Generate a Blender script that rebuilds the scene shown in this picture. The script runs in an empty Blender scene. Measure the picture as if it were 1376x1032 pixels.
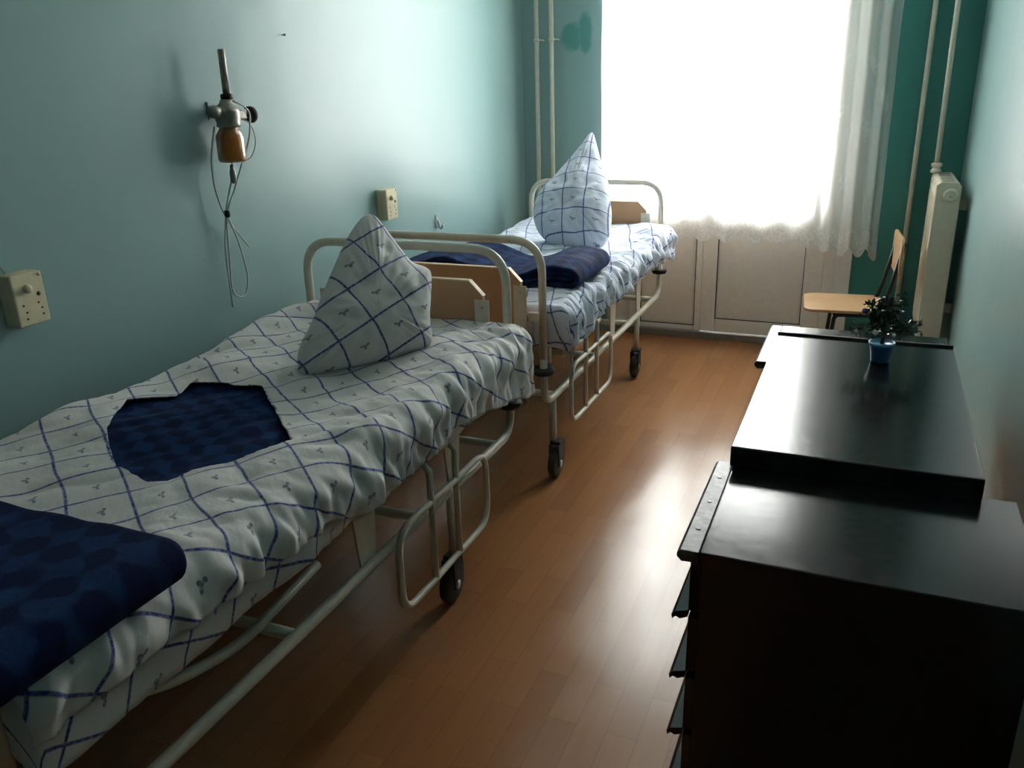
import bpy, bmesh, math, random
from mathutils import Vector, Matrix, noise

# ------------------------------------------------------------------ camera, world, light, exposure
sc = bpy.context.scene
C = sc.collection
F = 1111.0
PITCH, YAW, ROLL, CAM_H = math.radians(19.8), math.radians(23.6), math.radians(1.8), 1.6
_f0 = Vector((-math.sin(YAW), math.cos(YAW), 0)); _r0 = Vector((math.cos(YAW), math.sin(YAW), 0)); _up = Vector((0, 0, 1))
FW = math.cos(PITCH) * _f0 - math.sin(PITCH) * _up
_dn = -(math.cos(PITCH) * _up + math.sin(PITCH) * _f0)
RT = math.cos(ROLL) * _r0 + math.sin(ROLL) * _dn
DN = -math.sin(ROLL) * _r0 + math.cos(ROLL) * _dn
EYE = Vector((0, 0, CAM_H))
cam = bpy.data.cameras.new('camera'); cam_o = bpy.data.objects.new('camera', cam); C.objects.link(cam_o)
cam.sensor_fit = 'HORIZONTAL'; cam.sensor_width = 36.0; cam.lens = F / 1376.0 * 36.0
cam.clip_start = 0.02
cam_o.matrix_world = Matrix(((RT.x, -DN.x, -FW.x, EYE.x), (RT.y, -DN.y, -FW.y, EYE.y), (RT.z, -DN.z, -FW.z, EYE.z), (0, 0, 0, 1)))
sc.camera = cam_o

def ray(px, py): return FW + RT * ((px - 688) / F) + DN * ((py - 516) / F)
def onz(px, py, z):
    d = ray(px, py); return EYE + d * ((z - CAM_H) / d.z)
def onx(px, py, x):
    d = ray(px, py); return EYE + d * (x / d.x)
def ony(px, py, y):
    d = ray(px, py); return EYE + d * (y / d.y)
def onplane(px, py, p0, n):
    d = ray(px, py); return EYE + d * ((p0 - EYE).dot(n) / d.dot(n))

w = bpy.data.worlds.new('overcast_sky'); sc.world = w; w.use_nodes = True
w.node_tree.nodes['Background'].inputs[0].default_value = (1.0, 0.985, 0.965, 1)
w.node_tree.nodes['Background'].inputs[1].default_value = 9.0
pl = bpy.data.lights.new('window_portal', 'AREA'); pl.shape = 'RECTANGLE'; pl.size = 1.46; pl.size_y = 2.9
pl.cycles.is_portal = True
plo = bpy.data.objects.new('window_portal', pl); C.objects.link(plo)
plo.location = (-0.87, 5.62, 1.43); plo.rotation_euler = (-math.pi / 2, 0, 0)
vs = sc.view_settings
vs.view_transform = 'Standard'; vs.look = 'None'; vs.exposure = 2.0; vs.gamma = 1.0; vs.use_curve_mapping = False
cy = sc.cycles
cy.use_denoising = True
cy.max_bounces = 12; cy.diffuse_bounces = 6; cy.glossy_bounces = 4; cy.transmission_bounces = 8; cy.transparent_max_bounces = 16
cy.sample_clamp_indirect = 8.0; cy.caustics_reflective = False; cy.caustics_refractive = False

# ------------------------------------------------------------------ materials
MATS = {}
def N(nt, t, **kw):
    n = nt.nodes.new(t)
    for k, v in kw.items(): setattr(n, k, v)
    return n
def S(nt, node, i, v):
    if hasattr(v, 'links'): nt.links.new(v, node.inputs[i])
    else: node.inputs[i].default_value = v
def math_(nt, op, a, b=None, c=None):
    n = N(nt, 'ShaderNodeMath', operation=op); S(nt, n, 0, a)
    if b is not None: S(nt, n, 1, b)
    if c is not None: S(nt, n, 2, c)
    return n.outputs[0]
def mixc(nt, f, a, b):
    n = N(nt, 'ShaderNodeMix', data_type='RGBA'); S(nt, n, 0, f); S(nt, n, 6, a); S(nt, n, 7, b); return n.outputs[2]
def maprange(nt, v, a, b, c=0.0, d=1.0):
    n = N(nt, 'ShaderNodeMapRange'); S(nt, n, 0, v)
    for i, q in enumerate((a, b, c, d)): n.inputs[1 + i].default_value = q
    return n.outputs[0]
def tex(nt, vec, scale, detail=3.0, rough=0.5):
    n = N(nt, 'ShaderNodeTexNoise'); S(nt, n, 'Vector', vec); n.inputs['Scale'].default_value = scale
    n.inputs['Detail'].default_value = detail; n.inputs['Roughness'].default_value = rough
    return n.outputs[0]
def scaled(nt, vec, s):
    n = N(nt, 'ShaderNodeMapping'); S(nt, n, 0, vec); n.inputs['Scale'].default_value = s; return n.outputs[0]
def newmat(name):
    m = bpy.data.materials.new(name); m.use_nodes = True; nt = m.node_tree
    MATS[name] = m
    return m, nt, nt.nodes['Principled BSDF']
def objco(nt): return N(nt, 'ShaderNodeTexCoord').outputs['Object']
def geoco(nt): return N(nt, 'ShaderNodeNewGeometry').outputs['Position']
def uvco(nt): return N(nt, 'ShaderNodeTexCoord').outputs['UV']
def bump(nt, p, h, strength, dist):
    b = N(nt, 'ShaderNodeBump'); b.inputs['Strength'].default_value = strength; b.inputs['Distance'].default_value = dist
    S(nt, b, 'Height', h); nt.links.new(b.outputs[0], p.inputs['Normal'])
def simple(name, col, rough=0.5, metal=0.0, var=0.12, scale=30.0, bstr=0.05, coat=0.0, spec=0.5):
    m, nt, p = newmat(name)
    co = objco(nt); f = tex(nt, co, scale)
    dark = tuple(c * (1 - var) for c in col) + (1,); lite = tuple(min(1, c * (1 + var)) for c in col) + (1,)
    nt.links.new(mixc(nt, maprange(nt, f, 0.3, 0.7), dark, lite), p.inputs['Base Color'])
    p.inputs['Roughness'].default_value = rough; p.inputs['Metallic'].default_value = metal
    p.inputs['Coat Weight'].default_value = coat; p.inputs['Specular IOR Level'].default_value = spec
    if bstr: bump(nt, p, f, bstr, 0.002)
    return m

def wall_paint(name, col, col2, rough):
    m, nt, p = newmat(name); co = geoco(nt)
    f = tex(nt, co, 1.3, 4); g = tex(nt, co, 9, 4)
    nt.links.new(mixc(nt, maprange(nt, f, 0.3, 0.7), col + (1,), col2 + (1,)), p.inputs['Base Color'])
    nt.links.new(maprange(nt, g, 0.2, 0.8, rough - 0.01, rough + 0.015), p.inputs['Roughness'])
    p.inputs['Specular IOR Level'].default_value = 0.38
    h = math_(nt, 'ADD', math_(nt, 'MULTIPLY', tex(nt, co, 3.0, 2), 1.0), math_(nt, 'MULTIPLY', tex(nt, co, 60, 3), 0.06))
    bump(nt, p, h, 0.22, 0.02)
    return m, nt, p
wall_paint('teal_paint', (0.245, 0.375, 0.375), (0.26, 0.395, 0.39), 0.305)
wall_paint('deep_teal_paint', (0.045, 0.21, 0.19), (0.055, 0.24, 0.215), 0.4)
# pier beside the window carries an old patch of deeper paint
m, nt, p = wall_paint('teal_paint_patched', (0.245, 0.375, 0.375), (0.26, 0.395, 0.39), 0.34)
co = geoco(nt); base = p.inputs['Base Color'].links[0].from_socket
sx = N(nt, 'ShaderNodeSeparateXYZ'); S(nt, sx, 0, co)
def blob(cx, cz, rx, rz):
    a = math_(nt, 'DIVIDE', math_(nt, 'SUBTRACT', sx.outputs[0], cx), rx); b = math_(nt, 'DIVIDE', math_(nt, 'SUBTRACT', sx.outputs[2], cz), rz)
    return math_(nt, 'ADD', math_(nt, 'MULTIPLY', a, a), math_(nt, 'MULTIPLY', b, b))
d = math_(nt, 'MINIMUM', blob(-1.825, 1.875, 0.075, 0.085), blob(-1.735, 1.89, 0.045, 0.125))
d = math_(nt, 'ADD', d, math_(nt, 'MULTIPLY', math_(nt, 'SUBTRACT', tex(nt, co, 14, 4), 0.5), 1.6))
nt.links.new(mixc(nt, maprange(nt, d, 0.5, 1.3, 0.8, 0.0), base, (0.05, 0.25, 0.215, 1)), p.inputs['Base Color'])

simple('ceiling_white', (0.75, 0.75, 0.73), 0.8, var=0.04)
# printed linoleum: narrow boards running towards the window
m, nt, p = newmat('linoleum'); co = geoco(nt)
sw = N(nt, 'ShaderNodeSeparateXYZ'); S(nt, sw, 0, co); cb = N(nt, 'ShaderNodeCombineXYZ'); S(nt, cb, 0, sw.outputs[1]); S(nt, cb, 1, sw.outputs[0])
br = N(nt, 'ShaderNodeTexBrick'); S(nt, br, 'Vector', cb.outputs[0]); br.offset = 0.37; br.offset_frequency = 2; br.squash = 1.0
br.inputs['Scale'].default_value = 1.0; br.inputs['Brick Width'].default_value = 0.46; br.inputs['Row Height'].default_value = 0.082
br.inputs['Mortar Size'].default_value = 0.0009; br.inputs['Mortar Smooth'].default_value = 0.6; br.inputs['Bias'].default_value = 0.0
br.inputs['Color1'].default_value = (0.0, 0, 0, 1); br.inputs['Color2'].default_value = (1, 1, 1, 1); br.inputs['Mortar'].default_value = (0.2, 0.2, 0.2, 1)
grain = tex(nt, scaled(nt, co, (60, 3.5, 1)), 1.0, 4, 0.6)
tone = math_(nt, 'ADD', math_(nt, 'MULTIPLY', br.outputs[0], 0.5), math_(nt, 'MULTIPLY', grain, 0.5))
c1 = mixc(nt, tone, (0.265, 0.108, 0.040, 1), (0.385, 0.172, 0.070, 1))
seam = mixc(nt, math_(nt, 'MULTIPLY', br.outputs[1], 0.45), c1, (0.12, 0.04, 0.015, 1))
nt.links.new(seam, p.inputs['Base Color'])
nt.links.new(maprange(nt, tex(nt, co, 5, 4), 0.3, 0.7, 0.20, 0.25), p.inputs['Roughness'])
hh = math_(nt, 'ADD', tex(nt, scaled(nt, co, (5, 3.2, 1)), 1.0, 1.5), math_(nt, 'MULTIPLY', tex(nt, co, 90, 2), 0.01))
bump(nt, p, hh, 0.16, 0.02)

simple('cream_enamel', (0.62, 0.575, 0.47), 0.32, var=0.06, bstr=0.02)
simple('pvc_white', (0.84, 0.79, 0.72), 0.38, var=0.03, bstr=0.01)
simple('pvc_panel', (0.82, 0.765, 0.69), 0.45, var=0.03, bstr=0.03)
simple('white_plaster', (0.78, 0.76, 0.72), 0.6, var=0.04)
simple('gasket_black', (0.012, 0.012, 0.012), 0.6, var=0.1)
simple('threshold_grey', (0.22, 0.19, 0.17), 0.5)
simple('beech_panel', (0.50, 0.29, 0.155), 0.55, var=0.08, scale=8, spec=0.2)
simple('beech_edge', (0.66, 0.50, 0.33), 0.5, var=0.06)
simple('chair_ply', (0.56, 0.34, 0.18), 0.3, var=0.1, scale=6, coat=0.3)
simple('chair_black', (0.012, 0.012, 0.013), 0.4)
simple('rubber', (0.016, 0.015, 0.014), 0.6)
simple('steel', (0.42, 0.41, 0.39), 0.35, metal=0.9)
simple('pump_metal', (0.30, 0.285, 0.25), 0.38, metal=0.75, var=0.25, scale=45)
simple('bakelite', (0.68, 0.60, 0.40), 0.35, var=0.07)
simple('dark_hole', (0.03, 0.022, 0.015), 0.7)
simple('hose', (0.46, 0.50, 0.47), 0.35, var=0.08)
simple('wire', (0.20, 0.22, 0.19), 0.6)
simple('radiator_cream', (0.66, 0.60, 0.47), 0.35, var=0.04, bstr=0.02)
simple('pot_blue', (0.02, 0.10, 0.26), 0.35)
simple('rim_blue', (0.10, 0.36, 0.62), 0.35)
simple('leaf_green', (0.025, 0.055, 0.03), 0.45, var=0.5, scale=60)
simple('leaf_frost', (0.16, 0.22, 0.19), 0.5, var=0.4, scale=60)
simple('twig', (0.06, 0.035, 0.02), 0.7)
simple('ornament_white', (0.75, 0.74, 0.70), 0.3)
simple('ornament_violet', (0.07, 0.05, 0.30), 0.4)
simple('hook_white', (0.72, 0.74, 0.74), 0.3)
# amber jar
m, nt, p = newmat('amber_glass'); co = objco(nt)
nt.links.new(mixc(nt, tex(nt, co, 25, 2), (0.34, 0.105, 0.014, 1), (0.48, 0.17, 0.028, 1)), p.inputs['Base Color'])
p.inputs['Roughness'].default_value = 0.12; p.inputs['Transmission Weight'].default_value = 0.35; p.inputs['IOR'].default_value = 1.45
# black lacquered wood
m, nt, p = newmat('black_lacquer'); co = geoco(nt)
g = tex(nt, co, 45, 4); g2 = tex(nt, scaled(nt, co, (6, 30, 6)), 1.0, 4)
nt.links.new(mixc(nt, g2, (0.0045, 0.0045, 0.005, 1), (0.011, 0.0105, 0.010, 1)), p.inputs['Base Color'])
nt.links.new(maprange(nt, g, 0.3, 0.75, 0.14, 0.20), p.inputs['Roughness'])
bump(nt, p, math_(nt, 'ADD', math_(nt, 'MULTIPLY', tex(nt, co, 120, 2), 0.06), tex(nt, co, 7, 1)), 0.06, 0.006)
# worn lacquer strip at the front edge
m, nt, p = newmat('worn_lacquer'); co = geoco(nt)
nt.links.new(mixc(nt, maprange(nt, tex(nt, co, 40, 5), 0.35, 0.75), (0.03, 0.029, 0.026, 1), (0.15, 0.14, 0.12, 1)), p.inputs['Base Color'])
p.inputs['Roughness'].default_value = 0.35; bump(nt, p, tex(nt, co, 60, 3), 0.2, 0.003)
# checked bed linen: blue window-pane lines and a small dark sprig in each pane
def linen(name, tint):
    m, nt, p = newmat(name); uv = uvco(nt)
    s = N(nt, 'ShaderNodeSeparateXYZ'); S(nt, s, 0, uv); P_ = 0.118
    def band(c, wd):
        f = math_(nt, 'FRACT', math_(nt, 'DIVIDE', c, P_)); f = math_(nt, 'ABSOLUTE', math_(nt, 'SUBTRACT', f, 0.5))
        return maprange(nt, f, 0.5 - wd, 0.5 - wd * 0.45, 0, 1)
    mask = math_(nt, 'MAXIMUM', band(s.outputs[0], 0.036), band(s.outputs[1], 0.036))
    thread = maprange(nt, tex(nt, uv, 120, 2), 0.3, 0.6, 0.65, 1.0)
    col = mixc(nt, tex(nt, uv, 6, 3), tuple(c * 0.95 for c in tint) + (1,), tint + (1,))
    # sprig in the middle of each pane, three small petals
    fx = math_(nt, 'SUBTRACT', math_(nt, 'FRACT', math_(nt, 'DIVIDE', s.outputs[0], P_)), 0.5)
    fy = math_(nt, 'SUBTRACT', math_(nt, 'FRACT', math_(nt, 'DIVIDE', s.outputs[1], P_)), 0.5)
    def dot(cx, cy, rx, ry):
        a = math_(nt, 'DIVIDE', math_(nt, 'SUBTRACT', fx, cx), rx); b = math_(nt, 'DIVIDE', math_(nt, 'SUBTRACT', fy, cy), ry)
        return maprange(nt, math_(nt, 'ADD', math_(nt, 'MULTIPLY', a, a), math_(nt, 'MULTIPLY', b, b)), 0.6, 1.1, 1, 0)
    sp = math_(nt, 'MAXIMUM', dot(0.0, 0.0, 0.05, 0.06), math_(nt, 'MAXIMUM', dot(0.09, 0.03, 0.06, 0.035), dot(-0.07, 0.06, 0.05, 0.035)))
    sp = math_(nt, 'MULTIPLY', sp, maprange(nt, tex(nt, uv, 180, 2), 0.3, 0.6, 0.4, 0.9))
    col = mixc(nt, sp, col, (0.11, 0.12, 0.20, 1))
    col = mixc(nt, math_(nt, 'MULTIPLY', mask, thread), col, (0.025, 0.04, 0.25, 1))
    nt.links.new(col, p.inputs['Base Color']); p.inputs['Roughness'].default_value = 0.85
    p.inputs['Sheen Weight'].default_value = 0.15; p.inputs['Specular IOR Level'].default_value = 0.2
    crease = tex(nt, scaled(nt, uv, (11, 20, 1)), 1.0, 3, 0.5)
    bump(nt, p, math_(nt, 'ADD', crease, math_(nt, 'MULTIPLY', tex(nt, uv, 400, 1), 0.05)), 0.32, 0.016)
linen('linen', (0.70, 0.67, 0.65))
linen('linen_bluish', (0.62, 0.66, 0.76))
# navy jacquard blanket with a woven rhomb pattern
m, nt, p = newmat('navy_blanket'); uv = uvco(nt); s = N(nt, 'ShaderNodeSeparateXYZ'); S(nt, s, 0, uv)
wob = math_(nt, 'MULTIPLY', math_(nt, 'SUBTRACT', tex(nt, uv, 14, 3), 0.5), 0.09)
u1 = math_(nt, 'SINE', math_(nt, 'MULTIPLY', math_(nt, 'ADD', math_(nt, 'ADD', s.outputs[0], s.outputs[1]), wob), 47.0))
v1 = math_(nt, 'SINE', math_(nt, 'MULTIPLY', math_(nt, 'ADD', math_(nt, 'SUBTRACT', s.outputs[0], s.outputs[1]), wob), 47.0))
chk = maprange(nt, math_(nt, 'MULTIPLY', u1, v1), -0.25, 0.25)
chk = math_(nt, 'MULTIPLY', chk, maprange(nt, tex(nt, uv, 16, 3), 0.3, 0.7, 0.3, 1.0))
nt.links.new(mixc(nt, chk, (0.004, 0.010, 0.050, 1), (0.010, 0.042, 0.135, 1)), p.inputs['Base Color'])
p.inputs['Roughness'].default_value = 0.9; p.inputs['Sheen Weight'].default_value = 0.0; p.inputs['Specular IOR Level'].default_value = 0.15
bump(nt, p, math_(nt, 'ADD', chk, math_(nt, 'MULTIPLY', tex(nt, uv, 220, 2), 0.5)), 0.4, 0.003)
# tulle with lace: part open weave, part thread that scatters light through
m = bpy.data.materials.new('tulle'); m.use_nodes = True; MATS['tulle'] = m; nt = m.node_tree; nt.nodes.remove(nt.nodes['Principled BSDF'])
uv = uvco(nt); s = N(nt, 'ShaderNodeSeparateXYZ'); S(nt, s, 0, uv)
vo = N(nt, 'ShaderNodeTexVoronoi', feature='F1'); S(nt, vo, 'Vector', scaled(nt, uv, (5.2, 4.0, 1))); vo.inputs['Scale'].default_value = 1.0
flower = maprange(nt, math_(nt, 'ADD', vo.outputs[0], math_(nt, 'MULTIPLY', math_(nt, 'SUBTRACT', tex(nt, uv, 45, 3), 0.5), 0.5)), 0.16, 0.24, 1, 0)
lace = math_(nt, 'MULTIPLY', maprange(nt, s.outputs[1], 0.11, 0.14, 1, 0), maprange(nt, tex(nt, uv, 55, 3), 0.42, 0.55))
dens = math_(nt, 'ADD', 0.84, math_(nt, 'MULTIPLY', math_(nt, 'MAXIMUM', flower, lace), 0.14))
tr = N(nt, 'ShaderNodeBsdfTransparent'); df = N(nt, 'ShaderNodeBsdfDiffuse'); tl = N(nt, 'ShaderNodeBsdfTranslucent')
df.inputs[0].default_value = (0.92, 0.92, 0.92, 1); tl.inputs[0].default_value = (0.94, 0.94, 0.94, 1)
mx = N(nt, 'ShaderNodeMixShader'); mx.inputs[0].default_value = 0.78; nt.links.new(df.outputs[0], mx.inputs[1]); nt.links.new(tl.outputs[0], mx.inputs[2])
m2 = N(nt, 'ShaderNodeMixShader'); S(nt, m2, 0, dens); nt.links.new(tr.outputs[0], m2.inputs[1]); nt.links.new(mx.outputs[0], m2.inputs[2])
nt.links.new(m2.outputs[0], nt.nodes['Material Output'].inputs[0])
# window glass
m = bpy.data.materials.new('pane_glass'); m.use_nodes = True; MATS['pane_glass'] = m; nt = m.node_tree; nt.nodes.remove(nt.nodes['Principled BSDF'])
tr = N(nt, 'ShaderNodeBsdfTransparent'); tr.inputs[0].default_value = (0.94, 0.96, 0.95, 1); gl = N(nt, 'ShaderNodeBsdfGlossy'); gl.inputs['Roughness'].default_value = 0.02
fr = N(nt, 'ShaderNodeFresnel'); fr.inputs[0].default_value = 1.3
mx = N(nt, 'ShaderNodeMixShader'); nt.links.new(fr.outputs[0], mx.inputs[0]); nt.links.new(tr.outputs[0], mx.inputs[1]); nt.links.new(gl.outputs[0], mx.inputs[2])
nt.links.new(mx.outputs[0], nt.nodes['Material Output'].inputs[0])

# ------------------------------------------------------------------ mesh helpers
def link(name, me, mat, parent=None, smooth=True):
    o = bpy.data.objects.new(name, me); C.objects.link(o)
    if mat: me.materials.append(MATS[mat])
    if smooth:
        for f in me.polygons: f.use_smooth = True
    if parent: o.parent = parent
    return o
def pyd(name, V, Fc, mat, parent=None, smooth=True, uv=None):
    me = bpy.data.meshes.new(name); me.from_pydata([tuple(v) for v in V], [], Fc); me.update()
    if uv:
        l = me.uv_layers.new(name='UVMap')
        for lp in me.loops: l.data[lp.index].uv = uv[lp.vertex_index]
    return link(name, me, mat, parent, smooth)
def boxes(name, bs, mat, parent=None, bev=0.0, seg=2):
    bm = bmesh.new()
    for (x0, x1, y0, y1, z0, z1) in bs:
        r = bmesh.ops.create_cube(bm, size=1.0)
        for v in r['verts']:
            v.co = Vector(((x0 + x1) / 2 + v.co.x * (x1 - x0), (y0 + y1) / 2 + v.co.y * (y1 - y0), (z0 + z1) / 2 + v.co.z * (z1 - z0)))
    if bev: bmesh.ops.bevel(bm, geom=bm.edges[:], offset=bev, segments=seg, profile=0.6, affect='EDGES')
    me = bpy.data.meshes.new(name); bm.to_mesh(me); bm.free()
    o = link(name, me, mat, parent, False)
    return o
def prism(name, poly, axis, a0, a1, mat, parent=None, bev=0.0):
    """extrude a 2-D polygon along x, y or z"""
    def mk(p, a): return {'x': (a, p[0], p[1]), 'y': (p[0], a, p[1]), 'z': (p[0], p[1], a)}[axis]
    n = len(poly); V = [mk(p, a0) for p in poly] + [mk(p, a1) for p in poly]
    Fc = [list(range(n)), list(range(2 * n - 1, n - 1, -1))] + [[i, i + n, (i + 1) % n + n, (i + 1) % n] for i in range(n)]
    bm = bmesh.new(); vv = [bm.verts.new(v) for v in V]
    for f in Fc: bm.faces.new([vv[i] for i in f])
    bmesh.ops.recalc_face_normals(bm, faces=bm.faces[:])
    if bev: bmesh.ops.bevel(bm, geom=bm.edges[:], offset=bev, segments=2, profile=0.6, affect='EDGES')
    me = bpy.data.meshes.new(name); bm.to_mesh(me); bm.free()
    return link(name, me, mat, parent, False)
def fillet(pts, r, seg=6, closed=False):
    pts = [Vector(p) for p in pts]; out = []; n = len(pts)
    for i, p in enumerate(pts):
        if not closed and i in (0, n - 1): out.append(p); continue
        a, b = pts[i - 1] - p, pts[(i + 1) % n] - p; ra = min(r, a.length * 0.48, b.length * 0.48)
        if ra < 1e-5: out.append(p); continue
        p0, p1 = p + a.normalized() * ra, p + b.normalized() * ra
        for k in range(seg + 1):
            t = k / seg; out.append(p0 * (1 - t) ** 2 + p * 2 * t * (1 - t) + p1 * t * t)
    return out
def catmull(pts, seg=8, closed=False):
    pts = [Vector(p) for p in pts]; n = len(pts); out = []
    for i in range(n if closed else n - 1):
        g = (lambda k: pts[k % n]) if closed else (lambda k: pts[max(0, min(n - 1, k))])
        p0, p1, p2, p3 = g(i - 1), g(i), g(i + 1), g(i + 2)
        for k in range(seg):
            t = k / seg
            out.append(0.5 * ((2 * p1) + (p2 - p0) * t + (2 * p0 - 5 * p1 + 4 * p2 - p3) * t * t + (3 * p1 - p0 - 3 * p2 + p3) * t ** 3))
    if not closed: out.append(pts[-1])
    return out
def tube_geo(pts, r, res=10, closed=False):
    pts = [Vector(p) for p in pts]; n = len(pts); V = []; Fc = []
    def tan(i):
        if closed: return (pts[(i + 1) % n] - pts[i - 1]).normalized()
        return (pts[min(i + 1, n - 1)] - pts[max(i - 1, 0)]).normalized()
    t = tan(0); nrm = t.orthogonal().normalized()
    for i in range(n):
        t = tan(i); nrm = (nrm - t * nrm.dot(t)).normalized(); b = t.cross(nrm)
        rr = r[i] if isinstance(r, (list, tuple)) else r
        for k in range(res):
            a = 2 * math.pi * k / res; V.append(pts[i] + nrm * (math.cos(a) * rr) + b * (math.sin(a) * rr))
    m_ = n if closed else n - 1
    for i in range(m_):
        for k in range(res):
            j = (i + 1) % n
            Fc.append([i * res + k, i * res + (k + 1) % res, j * res + (k + 1) % res, j * res + k])
    if not closed:
        Fc.append(list(range(res))[::-1]); Fc.append([(n - 1) * res + k for k in range(res)])
    return V, Fc
def tubes(name, paths, mat, parent=None, res=10):
    V, Fc = [], []
    for pts, r, closed in paths:
        v, f = tube_geo(pts, r, res, closed); o = len(V); V += v; Fc += [[i + o for i in q] for q in f]
    return pyd(name, V, Fc, mat, parent)
def tube(name, pts, r, mat, parent=None, closed=False, res=10): return tubes(name, [(pts, r, closed)], mat, parent, res)
def lathe(name, prof, mat, parent=None, at=(0, 0, 0), axis='z', seg=24):
    V, Fc = [], []; at = Vector(at); n = len(prof)
    for (r, h) in prof:
        for k in range(seg):
            a = 2 * math.pi * k / seg; c, s_ = math.cos(a) * r, math.sin(a) * r
            V.append(at + {'z': Vector((c, s_, h)), 'x': Vector((h, c, s_)), 'y': Vector((s_, h, c))}[axis])
    for i in range(n - 1):
        for k in range(seg): Fc.append([i * seg + k, i * seg + (k + 1) % seg, (i + 1) * seg + (k + 1) % seg, (i + 1) * seg + k])
    Fc.append(list(range(seg))[::-1]); Fc.append([(n - 1) * seg + k for k in range(seg)])
    return pyd(name, V, Fc, mat, parent)
def ball(name, at, r, mat, parent=None):
    return lathe(name, [(max(1e-4, r * math.sin(math.pi * i / 8)), -r * math.cos(math.pi * i / 8)) for i in range(9)], mat, parent, at, seg=12)
def tag(o, label, cat, group=None):
    o['label'] = label; o['category'] = cat
    if group: o['group'] = group
    return o
def thing(name, label, cat, loc=(0, 0, 0), rz=0.0, group=None):
    o = bpy.data.objects.new(name, None); C.objects.link(o); o.location = loc; o.rotation_euler = (0, 0, rz); o.empty_display_size = 0.1
    return tag(o, label, cat, group)
def struct(o, label=None):
    o['kind'] = 'structure'
    if label: o['label'] = label
    return o
def sroot(name, label):
    o = bpy.data.objects.new(name, None); C.objects.link(o); o['kind'] = 'structure'; o['label'] = label; return o
def copy_tree(o, parent=None):
    c = o.copy(); C.objects.link(c); c.parent = parent
    for ch in list(o.children): copy_tree(ch, c)
    return c
def smooth_by_angle(o, deg=35):
    for f in o.data.polygons: f.use_smooth = True
    md = o.modifiers.new('wn', 'WEIGHTED_NORMAL'); md.keep_sharp = True
def ns(x, y, z=0.0): return noise.noise(Vector((x, y, z)))

# ------------------------------------------------------------------ room
XL, XR, YF, YB, ZC = -2.16, 0.44, 5.27, -2.6, 3.15
struct(boxes('floor', [(XL - .1, XR + .1, YB - .1, 5.60, -0.08, 0.0)], 'linoleum'), 'orange-brown glossy linoleum floor printed like narrow boards')
struct(boxes('ceiling', [(XL - .1, XR + .1, YB - .1, YF + .35, ZC, ZC + .1)], 'ceiling_white'), 'plain white ceiling above the ward')
struct(boxes('wall_left', [(XL - .1, XL, YB - .1, YF + .35, 0, ZC)], 'teal_paint'), 'glossy pale teal wall behind the beds')
struct(boxes('wall_right', [(XR, XR + .1, YB - .1, YF + .35, 0, ZC)], 'teal_paint'), 'glossy pale teal wall beside the black cabinets')
struct(boxes('wall_back', [(XL, XR, YB - .1, YB, 0, ZC)], 'teal_paint'), 'teal wall facing the window')
OX0, OX1, OZ = -1.585, -0.16, 2.85
struct(boxes('wall_far_left', [(XL, OX0, YF, YF + .35, 0, ZC)], 'teal_paint_patched'), 'teal pier left of the window with a deeper green paint patch')
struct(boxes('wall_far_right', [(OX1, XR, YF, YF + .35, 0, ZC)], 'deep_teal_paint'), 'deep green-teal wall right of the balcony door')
struct(boxes('wall_far_top', [(OX0, OX1, YF, YF + .35, OZ, ZC)], 'teal_paint'), 'teal lintel above the window')
struct(boxes('trim_1', [(OX1 - .002, -0.072, YF - .014, YF - .001, 0, OZ)], 'white_plaster', bev=.003), 'white casing strip along the right side of the balcony door')
struct(boxes('trim_2', [(OX0 + .002, OX1 - .002, 5.272, 5.36, 0.0005, 0.045)], 'threshold_grey', bev=.004), 'grey threshold strip under the balcony door')

# window unit and balcony door: white plastic profiles, solid lower panels, glass above
PY0, PY1 = 5.295, 5.365
def pvc_unit(root, x0, x1, px0, px1, zb, pz0, pz1, gz1, ztop, handle=None):
    boxes('stile', [(x0, px0, PY0, PY1, zb, ztop)], 'pvc_white', root, .006)
    boxes('stile', [(px1, x1, PY0, PY1, zb, ztop)], 'pvc_white', root, .006)
    boxes('bottom_rail', [(px0, px1, PY0 + .002, PY1, zb, pz0)], 'pvc_white', root, .006)
    boxes('middle_rail', [(px0, px1, PY0 + .002, PY1, pz1, pz1 + .09)], 'pvc_white', root, .006)
    boxes('top_rail', [(px0, px1, PY0 + .002, PY1, gz1, ztop)], 'pvc_white', root, .006)
    pn = boxes('panel', [(px0, px1, PY0 + .016, PY0 + .04, pz0, pz1)], 'pvc_panel', root)
    g = .0045
    boxes('gasket', [(px0, px0 + g, PY0 + .006, PY0 + .017, pz0, pz1), (px1 - g, px1, PY0 + .006, PY0 + .017, pz0, pz1),
                     (px0, px1, PY0 + .006, PY0 + .017, pz0, pz0 + g), (px0, px1, PY0 + .006, PY0 + .017, pz1 - g, pz1)], 'gasket_black', pn)
    pa = boxes('pane', [(px0, px1, PY0 + .025, PY0 + .031, pz1 + .09, gz1)], 'pane_glass', root)
wn = sroot('window_1', 'white plastic fixed window with a solid lower panel behind the bed head')
boxes('frame', [(OX0, -1.555, PY0 + .004, PY1 + .01, 0, OZ), (-1.555, -1.437, PY0 + .01, PY1 + .01, 0, .08), (-1.555, -1.437, PY0 + .01, PY1 + .01, .80, .88), (-1.555, -0.955, PY0 + .01, PY1 + .01, OZ - .06, OZ)], 'pvc_white', wn, .005)
boxes('panel', [(-1.555, -1.437, PY0 + .02, PY0 + .04, .08, .80)], 'pvc_panel', wn)
boxes('pane', [(-1.555, -1.437, PY0 + .025, PY0 + .031, .88, OZ - .06)], 'pane_glass', wn)
pvc_unit(wn, -1.437, -0.955, -1.358, -0.996, 0.046, 0.078, 0.80, 2.72, OZ - .062)
dr = sroot('door_1', 'white plastic balcony door with a solid lower panel behind lace curtain')
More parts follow.
